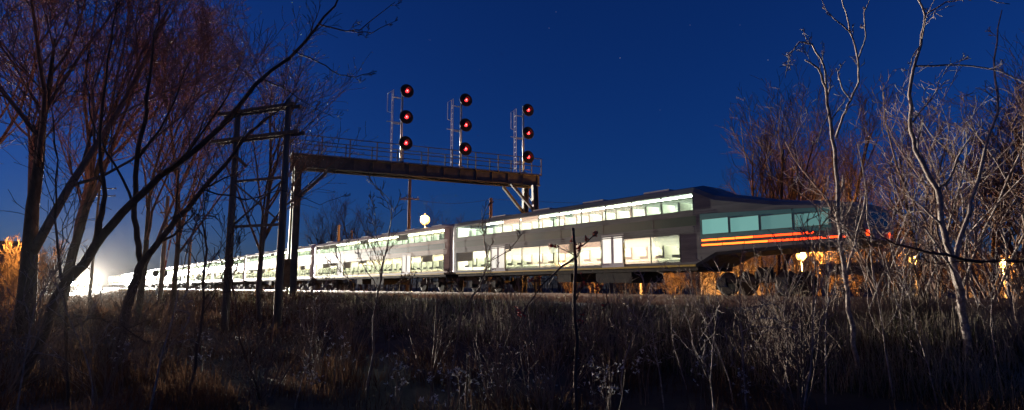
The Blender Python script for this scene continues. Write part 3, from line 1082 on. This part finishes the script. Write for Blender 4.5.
bigE = make_tree(36, dict(MID, nch=[15, 8, 6], lr=[.55, .5, .5]), 12.5, .15, M['bark_dark'], M['bark_red'], (-.05, 0), 1, 3600, M['glint'], lsize=.07)
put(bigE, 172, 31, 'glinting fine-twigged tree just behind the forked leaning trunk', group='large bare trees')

# traced foreground stems -------------------------------------------------
def traced(name, label, paths, m, P, seed, twigs=(5, .35), cat='tree', group=None, leaves=0, lmat=None, lsize=.04, tn='trunk'):
    """paths: list of ([(px, py, Y, radius)...]); the first one is the trunk and starts on the ground"""
    r = random.Random(seed)
    tr = MB(); cr = MB(); tips = []
    base = None
    for k, path in enumerate(paths):
        pts = []; rd = []
        for i, (px, py, Y, q) in enumerate(path):
            p = at(px, py, Y)
            if k == 0 and i == 0:
                base = Vector((p.x, p.y, zg(p)))
                p.z = base.z - .1
            pts.append(p - base); rd.append(q)
        # refine with a little wander
        fp = [pts[0]]; fr = [rd[0]]
        for i in range(len(pts) - 1):
            seg = (pts[i + 1] - pts[i])
            for t in (.33, .66, 1.0):
                q = pts[i].lerp(pts[i + 1], t)
                if t < 1: q = q + rand_perp(r, seg.normalized()) * seg.length * .03
                fp.append(q); fr.append(rd[i] + (rd[i + 1] - rd[i]) * t)
        (tr if k == 0 else cr).tube(fp, fr, 8 if fr[0] > .02 else 5)
        L = sum((fp[i + 1] - fp[i]).length for i in range(len(fp) - 1))
        PP = dict(P); PP['nch'] = list(P['nch']); PP['nch'][0] = twigs[0] if k == 0 else max(1, twigs[0] // 2)
        PP['lr'] = list(P['lr']); PP['lr'][0] = twigs[1]
        if k: L = min(L * 1.5, 2.5)
        spawn(r, tr, cr, fp, fr, L, 0, PP, tips)
    root = empty(name, base)
    tr.build(tn, m, root)
    cr.build('crown' if tn == 'trunk' else 'twigs', m, root)
    if leaves:
        lv = MB()
        for i in range(leaves):
            p, d = r.choice(tips)
            dd = Vector((r.gauss(0, 1), r.gauss(0, 1), r.gauss(0, 1))).normalized()
            lv.leaf(p, dd, rand_perp(r, dd), lsize * r.uniform(.6, 1.4), lsize * .3)
        lv.build('leaves', lmat, root)
    tag(root, label, cat, group)
    return root


traced('leaning_tree', 'long thin dark trunk leaning diagonally up past the two-pole frame',
       [[(14, 372, 10, .085), (55, 300, 10, .08), (95, 246, 10, .075), (122, 213, 10, .066), (160, 176, 10.1, .055), (200, 146, 10.2, .048), (255, 85, 10.3, .036), (305, 42, 10.4, .026), (335, 6, 10.5, .018), (345, -14, 10.5, .012)],
        [(293, 50, 10.4, .014), (318, 62, 10.2, .012), (340, 75, 10.1, .01), (356, 77, 10, .008), (375, 71, 9.9, .004)],
        [(318, 24, 10.4, .016), (345, 31, 10.2, .012), (360, 30, 10.1, .01), (395, 2, 10, .005)],
        [(352, 31, 10.2, .01), (372, 33, 10.1, .008), (398, 20, 10, .004)],
        [(262, 78, 10.3, .016), (290, 92, 10.4, .012), (315, 108, 10.5, .008), (335, 118, 10.5, .004)],
        [(95, 246, 10, .06), (99, 222, 9.9, .05), (105, 195, 9.8, .035), (100, 150, 9.7, .026), (103, 100, 9.6, .02), (112, 40, 9.5, .012), (118, -5, 9.4, .008)],
        [(160, 176, 10.1, .03), (180, 160, 9.9, .022), (205, 128, 9.8, .016), (228, 95, 9.7, .012), (240, 60, 9.6, .006)]],
       M['bark_dark'], SAP, 5, (7, .12), group='dark leaning trunks')
traced('leaning_tree', 'forked dark trunk rising beside the brightest headlights',
       [[(118, 345, 12, .10), (126, 310, 12, .09), (134, 285, 12, .085), (142, 262, 12, .07), (170, 228, 12, .058), (196, 198, 12.1, .05), (225, 165, 12.2, .04), (250, 132, 12.3, .03), (280, 110, 12.4, .018), (300, 85, 12.4, .008)],
        [(141, 262, 12, .06), (137, 238, 11.9, .055), (134, 208, 11.8, .05), (137, 160, 11.7, .046), (145, 122, 11.6, .04), (148, 88, 11.5, .032), (153, 50, 11.4, .022), (160, 5, 11.3, .012)],
        [(137, 160, 11.7, .03), (160, 130, 11.6, .022), (175, 100, 11.5, .016), (190, 60, 11.4, .008)],
        [(134, 208, 11.8, .03), (115, 165, 11.9, .024), (95, 130, 12, .018), (85, 80, 12, .01)],
        [(205, 190, 12.1, .02), (245, 200, 12.2, .015), (280, 190, 12.3, .01), (320, 205, 12.3, .006), (345, 195, 12.3, .003)]],
       M['bark_dark'], SAP, 9, (6, .14), group='dark leaning trunks')
traced('thin_sapling', 'thin dark upright sapling between the leaning trunks and the two-pole frame',
       [[(188, 408, 8, .022), (197, 345, 8, .02), (204, 300, 8, .017), (207, 250, 8, .014), (203, 225, 8, .009), (206, 195, 8, .004)],
        [(204, 300, 8, .01), (222, 282, 8, .008), (236, 255, 8.1, .004)]],
       M['bark_dark'], SAP, 14, (8, .3), group='thin dark saplings')
traced('thin_sapling', 'thin dark sapling crossing the brightest headlights',
       [[(70, 395, 8.5, .025), (66, 330, 8.5, .022), (60, 270, 8.5, .018), (55, 220, 8.5, .014), (58, 160, 8.5, .01), (52, 110, 8.5, .005)],
        [(66, 330, 8.5, .012), (90, 318, 8.4, .011), (118, 322, 8.3, .009), (150, 345, 8.2, .006)]],
       M['bark_dark'], SAP, 15, (9, .3), group='thin dark saplings')
traced('thin_sapling', 'thin dark sapling against the windows of the farthest coaches',
       [[(262, 402, 9, .018), (240, 340, 9, .015), (235, 300, 9, .013), (228, 262, 9, .009), (231, 240, 9, .004)]],
       M['bark_dark'], SAP, 17, (7, .3), group='thin dark saplings')

# pale stems opposite
traced('pale_sapling', 'tall pale sapling with a sprawling top beside the added red light strips',
       [[(862, 412, 8.6, .036), (853, 345, 8.6, .034), (848, 292, 8.6, .032), (840, 246, 8.6, .030), (838, 200, 8.6, .028), (835, 150, 8.6, .026), (829, 112, 8.6, .022), (826, 88, 8.6, .02), (818, 68, 8.5, .014), (805, 60, 8.4, .008)],
        [(836, 138, 8.6, .02), (843, 116, 8.7, .018), (851, 100, 8.8, .016), (859, 82, 8.8, .016), (857, 55, 8.9, .014), (850, 32, 8.9, .012), (843, 5, 9, .009), (838, -20, 9, .005)],
        [(826, 86, 8.6, .014), (824, 66, 8.5, .013), (812, 44, 8.4, .013), (800, 42, 8.3, .011), (789, 54, 8.2, .008), (785, 78, 8.1, .004)],
        [(858, 60, 8.9, .012), (866, 36, 8.9, .01), (864, 12, 8.9, .008), (872, -5, 8.9, .005)],
        [(851, 100, 8.8, .012), (842, 88, 8.8, .01), (838, 72, 8.8, .008), (846, 60, 8.8, .004)],
        [(850, 32, 8.9, .012), (838, 22, 8.8, .01), (826, 10, 8.8, .006), (818, -8, 8.8, .004)],
        [(838, 246, 8.6, .014), (828, 237, 8.5, .012), (816, 235, 8.4, .009), (809, 230, 8.3, .004)],
        [(845, 284, 8.6, .02), (855, 246, 8.7, .017), (864, 208, 8.8, .013), (869, 178, 8.8, .006)],
        [(829, 112, 8.6, .012), (822, 128, 8.5, .009), (817, 146, 8.5, .004)]],
       M['bark_pale'], SAP, 22, (6, .10), group='pale foreground saplings')
traced('pale_sapling', 'thick pale forked sapling standing in front of the thicket',
       [[(974, 418, 8, .05), (968, 345, 8, .048), (961, 292, 8, .046), (953, 262, 8, .043), (945, 235, 8, .038), (938, 190, 8, .032), (915, 150, 8, .027), (910, 120, 8, .025), (911, 82, 8, .022), (921, 45, 8, .018), (925, 15, 8, .014), (915, -10, 8, .01)],
        [(955, 265, 8, .034), (965, 225, 8.1, .028), (975, 190, 8.2, .024), (985, 150, 8.3, .02), (998, 112, 8.4, .016), (994, 60, 8.5, .012), (1002, 10, 8.6, .007)],
        [(925, 14, 8, .012), (946, 2, 7.9, .01), (975, -4, 7.8, .008), (1010, 4, 7.7, .005)],
        [(914, 66, 8, .014), (945, 65, 7.9, .012), (986, 68, 7.8, .01), (1030, 82, 7.7, .006)],
        [(938, 190, 8, .02), (950, 178, 7.9, .016), (962, 150, 7.9, .012), (975, 130, 7.8, .006)],
        [(921, 45, 8, .01), (912, 58, 8, .008), (908, 76, 8, .004)],
        [(961, 292, 8, .02), (948, 262, 7.9, .016), (930, 235, 7.8, .012), (912, 215, 7.7, .008), (903, 220, 7.6, .004)]],
       M['bark_pale'], SAP, 27, (6, .12), group='pale foreground saplings')
traced('bent_stem', 'long dark bent stem running low in front of the sodium lamps',
       [[(1040, 330, 6.5, .022), (1024, 262, 6.4, .02), (980, 262, 6.4, .018), (930, 253, 6.4, .014), (895, 244, 6.5, .01), (880, 236, 6.5, .005)]],
       M['bark_dark'], SAP, 30, (4, .2), cat='stem')

# thicket: individually grown saplings
thick = [make_tree(100 + i, dict(SAP, wob=[.13, .26, .28, .25], nch=[7, 3, 2], lr=[.3, .5, .5]), 4.4, .03, M['bark_pale'] if i % 2 == 0 else M['bark_warm'], M['bark_warm'] if i % 3 else M['bark_pale'],
                   (rng.uniform(-.15, .15), 0), 3 if i % 3 == 2 else 1, name='thicket_sapling') for i in range(6)]
tx = []
r2 = random.Random(5)
for i in range(21):
    tx.append((868 + i * 8.1 + r2.uniform(-4, 4), r2.uniform(10.5, 18)))
for i, (px, Y) in enumerate(tx):
    o = thick[i] if i < 6 else copy_tree(thick[i % 6])
    put(o, px, Y, '%s pale stem from the added red light strips in the tangled thicket' % (ORD[i] if i else 'first'), 'sapling', 'pale thicket saplings', r2.uniform(0, 6.28), r2.uniform(.75, 1.25) * Y / 13)

# bare trees beyond the tracks
farT = [make_tree(200 + i, dict(MID, nch=[13, 7, 6]), 10.5, .2, M['bark_dark'], M['bark_dark'], (rng.uniform(-.08, .08), 0), 3 if i != 1 else 2, name='bare_tree') for i in range(3)]
spots = [(772, 40, 1.12, 'bare multi-stemmed tree above the teal end of the train'), (822, 46, 1.25, 'tall narrow bare tree behind the tall pale sapling'),
         (798, 54, 1.2, 'bare tree half hidden between two others above the tapered coach end'), (880, 44, .9, 'bare tree behind the first thicket stems'),
         (930, 40, 1.0, 'bare tree behind the thick forked sapling'), (985, 42, 1.1, 'bare tree behind the two close sodium lamps'), (1040, 38, 1.1, 'bare tree at the outer edge behind the thicket'),
         (365, 100, 1.3, 'faint far tree above the train roof beside the low poles'), (330, 110, 1.2, 'faint far tree between gantry legs and the low poles'), (450, 90, .95, 'faint far tree beside the brightest street lamp')]
for i, (px, Y, sc, lab) in enumerate(spots):
    o = farT[i] if i < 3 else copy_tree(farT[i % 3])
    put(o, px, Y, lab, 'tree', 'bare trees beyond the tracks', i * 1.7, sc)

bush = [make_tree(300 + i, dict(MID, nch=[8, 6, 4]), 3.4, .05, M['bark_mid'], M['bark_mid'], (0, 0), 5, name='bare_bush') for i in range(3)]
k = 0
for px in range(560, 1030, 20):
    o = bush[k] if k < 3 else copy_tree(bush[k % 3])
    Y = rng.uniform(40, 60)
    put(o, px + rng.uniform(-8, 8), Y, '%s orange-lit bare bush beyond the tracks, counted from the gantry side' % (ORD[k] if k else 'first'), 'bush', 'orange-lit bushes beyond the tracks', rng.uniform(0, 6), rng.uniform(.8, 1.5) * Y / 48)
    k += 1

for px, Y, lab in ((-4, 41, 'orange-lit bare bush against the house wall at the picture edge'), (16, 39, 'orange-lit bare bush beside the thickest trunk, before the house'), (46, 44, 'orange-lit bare bush between the house and the headlights')):
    o = copy_tree(bush[1])
    put(o, px, Y, lab, 'bush', 'orange-lit bushes by the house', px * .1, 1.1)

# far wood closing the horizon (one mass)
def far_wood():
    r = random.Random(77)
    mb = MB()
    for i in range(1500):
        px = r.uniform(-250, 1300)
        Y = r.uniform(105, 210)
        p = at(px, 287, Y)
        D = d_of(p)
        if 5 < D < 30: continue
        z = zg(p)
        H = r.uniform(4, 9) * (1.0 if D > 0 else .7)
        top = Vector((p.x + r.gauss(0, .6), p.y, z + H))
        b0 = Vector((p.x, p.y, z - .3))
        mb.tube([b0, b0.lerp(top, .5), top], [.12, .08, .03], 3, cap=False)
        for j in range(9):
            q = b0.lerp(top, r.uniform(.15, .95))
            e = q + Vector((r.gauss(0, 1.1), r.gauss(0, 1.1), r.uniform(.5, 2.4)))
            mb.tube([q, e], [.05, .02], 3, cap=False)
    o = mb.build('far_woods', M['far_wood'])
    tag(o, 'far bare woods along the horizon behind everything', 'woods', kind='stuff')


far_wood()

# ------------------------------------------------------------------ foreground shrubs in the middle
traced('bare_shrub', 'slim bare shrub with upswept twigs in front of the bright coaches',
       [[(368, 372, 8.5, .017), (373, 320, 8.5, .016), (378, 290, 8.5, .014), (385, 255, 8.5, .011), (391, 220, 8.5, .008), (391, 196, 8.5, .004)],
        [(374, 310, 8.5, .009), (352, 290, 8.5, .007), (341, 262, 8.5, .005), (338, 240, 8.5, .003)],
        [(378, 290, 8.5, .009), (362, 262, 8.5, .006), (356, 235, 8.5, .003)],
        [(376, 300, 8.5, .009), (395, 285, 8.5, .007), (418, 277, 8.5, .004)],
        [(384, 260, 8.5, .008), (376, 235, 8.5, .005), (373, 200, 8.5, .003)]],
       M['bark_mid'], SAP, 41, (7, .2), cat='shrub')
traced('bare_shrub', 'arched bare stem crossing the second coach',
       [[(448, 345, 8, .014), (462, 312, 8, .013), (480, 287, 8, .012), (488, 264, 8, .010), (484, 241, 8, .007), (482, 208, 8, .003)],
        [(488, 262, 8, .007), (510, 249, 8, .005), (525, 229, 8, .003)],
        [(470, 300, 8, .006), (455, 285, 8, .005), (448, 270, 8, .003)]],
       M['bark_mid'], SAP, 43, (5, .16), cat='shrub')
traced('broken_sapling', 'snapped dark sapling with leaves coloured as if lit red, standing in front of the rear coach',
       [[(580, 418, 7, .022), (577, 340, 7, .021), (575, 280, 7, .02), (573, 228, 7, .018)],
        [(574, 258, 7, .014), (558, 270, 6.9, .012), (543, 284, 6.8, .01), (528, 305, 6.7, .008), (515, 330, 6.6, .005)],
        [(574, 250, 7, .011), (586, 243, 7.1, .008), (598, 231, 7.2, .004)],
        [(576, 300, 7, .011), (584, 282, 7, .01), (594, 280, 7, .008), (606, 292, 7, .006), (610, 310, 7, .004)],
        [(574, 255, 7, .007), (560, 248, 7, .005), (548, 247, 7, .003)]],
       M['bark_dark'], SAP, 47, (5, .10), leaves=150, lmat=M['gate_red_and_lit_leaf'], lsize=.045)

# weeds with pale seed heads, one plant each
def weed(seed, H, n, lean=.25):
    r = random.Random(seed)
    root = empty('seed_weed')
    st = MB(); sh = MB()
    for i in range(n):
        a = r.uniform(0, 6.28)
        d = Vector((math.cos(a) * lean * r.random(), math.sin(a) * lean * r.random(), 1)).normalized()
        p = Vector((r.gauss(0, .05), r.gauss(0, .05), -.05)); h = H * r.uniform(.6, 1.1)
        pts = [p + d * h * t + Vector((r.gauss(0, .015), r.gauss(0, .015), 0)) for t in (0, .3, .6, 1)]
        st.tube(pts, [.006, .005, .004, .002], 4, cap=False)
        for k in range(r.randint(3, 6)):
            t = r.uniform(.45, 1.0)
            q = p + d * h * t
            e = q + Vector((r.gauss(0, .09), r.gauss(0, .09), r.uniform(.02, .12)))
            st.tube([q, e], [.003, .002], 3, cap=False)
            for j in range(5):
                dd = Vector((r.gauss(0, 1), r.gauss(0, 1), r.gauss(.3, 1))).normalized()
                sh.leaf(e, dd, rand_perp(r, dd), r.uniform(.02, .045), .008)
    st.build('stem', M['bark_mid'], root)
    sh.build('seed_heads', M['seed'], root)['kind'] = 'stuff'
    return root


weeds = [weed(400 + i, 1.1, 5) for i in range(4)]
wsp = [(402, 7.5), (436, 7), (452, 8), (468, 7.4), (486, 8.2), (503, 9), (592, 7.6), (602, 8.2), (612, 7.8), (540, 8.5), (640, 9), (700, 8.4), (738, 7.6), (205, 8.8), (128, 9), (312, 8.2), (340, 9.4), (760, 9.2)]
wsp.sort()
for i, (px, Y) in enumerate(wsp):
    o = weeds[i] if i < 4 else copy_tree(weeds[i % 4])
    put(o, px, Y, '%s pale-headed dry weed in the foreground, counted from the leaning trunks' % (ORD[i] if i else 'first'), 'weed', 'dry weeds with pale seed heads', i * 1.3, rng.uniform(.75, 1.1))

# slender shoots rising from the weeds on the pale side
shoot = [make_tree(500 + i, dict(SAP, nch=[5, 3, 2]), 2.0, .011, M['bark_pale'], M['bark_pale'], (rng.uniform(-.1, .1), 0), 1, name='slender_shoot') for i in range(4)]
shx = sorted([(660, 8.2), (683, 9.5), (712, 7.2), (728, 8.6), (742, 7.6), (756, 10), (776, 8.2), (792, 7.4), (806, 9.5), (818, 8), (884, 7.8), (902, 8.8), (926, 7.4), (946, 9), (990, 7.6), (1012, 8.6), (528, 9), (620, 9.2), (300, 8.6), (160, 7.4), (100, 7.0), (30, 7.6)])
for i, (px, Y) in enumerate(shx):
    o = shoot[i] if i < 4 else copy_tree(shoot[i % 4])
    put(o, px, Y, '%s slender bare shoot rising from the foreground weeds, counted from the thickest trunk' % (ORD[i] if i else 'first'), 'shoot', 'slender shoots in the weeds', i * 2.1, rng.uniform(.8, 1.35))
# low tangled bushes in the dark foreground
tang = [make_tree(600 + i, SHR, 1.5, .014, M['bark_mid'], M['bark_mid'], (0, 0), 7, 120, M['dry_leaf'], name='low_bush', lsize=.04) for i in range(3)]
tsp = sorted([(15, 9), (62, 11), (110, 8.5), (150, 10.5), (178, 12.5), (232, 11), (268, 8.6), (318, 10.5), (350, 12), (430, 11), (500, 8.5), (545, 7.6), (612, 10), (690, 11), (772, 8.8), (790, 7.8), (830, 11), (880, 9.8), (930, 10), (1000, 9), (1024, 7.8), (90, 15), (30, 14), (200, 16)])
for i, (px, Y) in enumerate(tsp):
    o = tang[i] if i < 3 else copy_tree(tang[i % 3])
    put(o, px, Y, '%s low tangled bush in the dark foreground, counted from the thickest trunk' % (ORD[i] if i else 'first'), 'bush', 'low tangled foreground bushes', i * 1.9, rng.uniform(.7, 1.15))

# ------------------------------------------------------------------ grass
def grass(name, n, seed, m, sampler, hmin, hmax, label, width=.006):
    g = np.random.default_rng(seed)
    P = np.array([sampler(g) for _ in range(n)])
    x, y = P[:, 0], P[:, 1]
    z = np.array([ground_z(a, b) for a, b in zip(x, y)]) - .03
    h = g.uniform(hmin, hmax, n) * g.uniform(.6, 1.0, n)
    cl = np.sin(x * 1.9 + 1.3 * np.sin(y * .8)) * np.sin(y * 1.5 + 1.7 * np.sin(x * .6 + 1)) + .5 * np.sin(x * 4.3 + y * 3.1)
    h = h * np.clip(.85 + .55 * cl, .3, 1.7)
    a = g.uniform(0, 2 * np.pi, n)
    ln = g.normal(0, .5, n)
    la = g.uniform(0, 2 * np.pi, n)
    dist = np.sqrt(x * x + y * y)
    w = width * np.clip(dist / 12, .7, 2.2)
    wx, wy = np.cos(a) * w, np.sin(a) * w
    lx, ly = np.cos(la) * ln * h, np.sin(la) * ln * h
    V = np.zeros((n, 5, 3))
    V[:, 0] = np.stack([x - wx, y - wy, z], 1); V[:, 1] = np.stack([x + wx, y + wy, z], 1)
    V[:, 2] = np.stack([x + wx * .7 + lx * .35, y + wy * .7 + ly * .35, z + h * .6], 1)
    V[:, 3] = np.stack([x - wx * .7 + lx * .35, y - wy * .7 + ly * .35, z + h * .6], 1)
    V[:, 4] = np.stack([x + lx, y + ly, z + h * (1 - .25 * np.abs(ln))], 1)
    idx = np.arange(n)[:, None] * 5
    quads = idx + np.array([[0, 1, 2, 3]])
    tris = idx + np.array([[3, 2, 4]])
    me = bpy.data.meshes.new(name)
    me.vertices.add(n * 5); me.vertices.foreach_set('co', V.reshape(-1))
    loops = np.concatenate([quads.reshape(-1), tris.reshape(-1)])
    me.loops.add(len(loops)); me.loops.foreach_set('vertex_index', loops.astype(np.int32))
    me.polygons.add(2 * n)
    me.polygons.foreach_set('loop_start', np.concatenate([np.arange(n) * 4, n * 4 + np.arange(n) * 3]).astype(np.int32))
    me.polygons.foreach_set('loop_total', np.concatenate([np.full(n, 4), np.full(n, 3)]).astype(np.int32))
    me.materials.append(m)
    me.update(calc_edges=True); me.validate()
    o = link(name, me)
    tag(o, label, 'grass', kind='stuff')


def samp_field(g):
    while True:
        Y = 5.5 * (40 / 5.5) ** g.random()
        px = g.uniform(-60, 1090)
        X = (px - 512) / 600 * Y
        D = X * TN.x + Y * TN.y
        if D < 12.0:
            # patchy
            if math.sin(X * 1.9 + 1.3 * math.sin(Y * .8)) * math.sin(Y * 1.5 + 1.7 * math.sin(X * .6 + 1)) + g.normal(0, .35) > -.05:
                return X, Y


def samp_bank(g):
    while True:
        px = g.uniform(180, 1090)
        D = g.uniform(8.5, 12.4)
        v = Vector(((px - 512) / 600, 1, 0))
        k = D / (v.x * TN.x + v.y * TN.y)
        if 0 < k < 75 and g.random() < .35 + .65 * (.5 + .5 * math.sin(k * v.x * 1.1) * math.sin(k * .7 + 1)):
            return v.x * k, k


def samp_far(g):
    while True:
        Y = g.uniform(25, 110); px = g.uniform(-40, 330)
        X = (px - 512) / 600 * Y
        D = X * TN.x + Y * TN.y
        if D < 12.2: return X, Y


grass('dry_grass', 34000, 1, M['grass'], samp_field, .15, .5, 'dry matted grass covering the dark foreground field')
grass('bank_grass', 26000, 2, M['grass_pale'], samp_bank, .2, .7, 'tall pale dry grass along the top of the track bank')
grass('green_grass', 12000, 3, M['grass_green'], samp_bank, .15, .45, 'short green grass low on the track bank')
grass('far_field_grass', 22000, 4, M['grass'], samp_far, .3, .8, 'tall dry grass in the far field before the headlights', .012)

# ------------------------------------------------------------------ thin haze, added to give the headlights a glow in clear air
hz = MB()
hz.box(-560, 560, -420, 640, -2.5, 40)
hm = bpy.data.materials.new('glare_haze'); hm.use_nodes = True
hn = hm.node_tree
for q in list(hn.nodes): hn.nodes.remove(q)
ho_ = hn.nodes.new('ShaderNodeOutputMaterial'); pv = hn.nodes.new('ShaderNodeVolumePrincipled')
pv.inputs['Color'].default_value = (1, .95, .9, 1); pv.inputs['Density'].default_value = .000005; pv.inputs['Anisotropy'].default_value = .93
hn.links.new(pv.outputs[0], ho_.inputs['Volume'])
hob = hz.build('haze', hm)
tag(hob, kind='stuff')

# ------------------------------------------------------------------ a few stars, far outside the haze
st = MB()
rs = random.Random(4)
for px, py, w in [(620, 58, 1.0), (768, 60, .9), (556, 12, .6), (549, 28, .6), (480, 70, .5), (690, 25, .5), (700, 190, .5), (430, 40, .45), (660, 110, .4), (590, 130, .4), (350, 72, .4), (740, 25, .45), (510, 88, .4)]:
    p = at(px, py, 3200)
    st.lathe([(-1.6 * w, .3 * w), (-.8 * w, 1.4 * w), (.8 * w, 1.4 * w), (1.6 * w, .3 * w)], p, (0, 0, 1), 6)
so_ = st.build('stars', mat('starlight', (0, 0, 0), None, emit=(.85, .8, 1.0), estr=.55))
tag(so_, 'faint scattered stars in the deep blue sky', 'stars', kind='stuff')
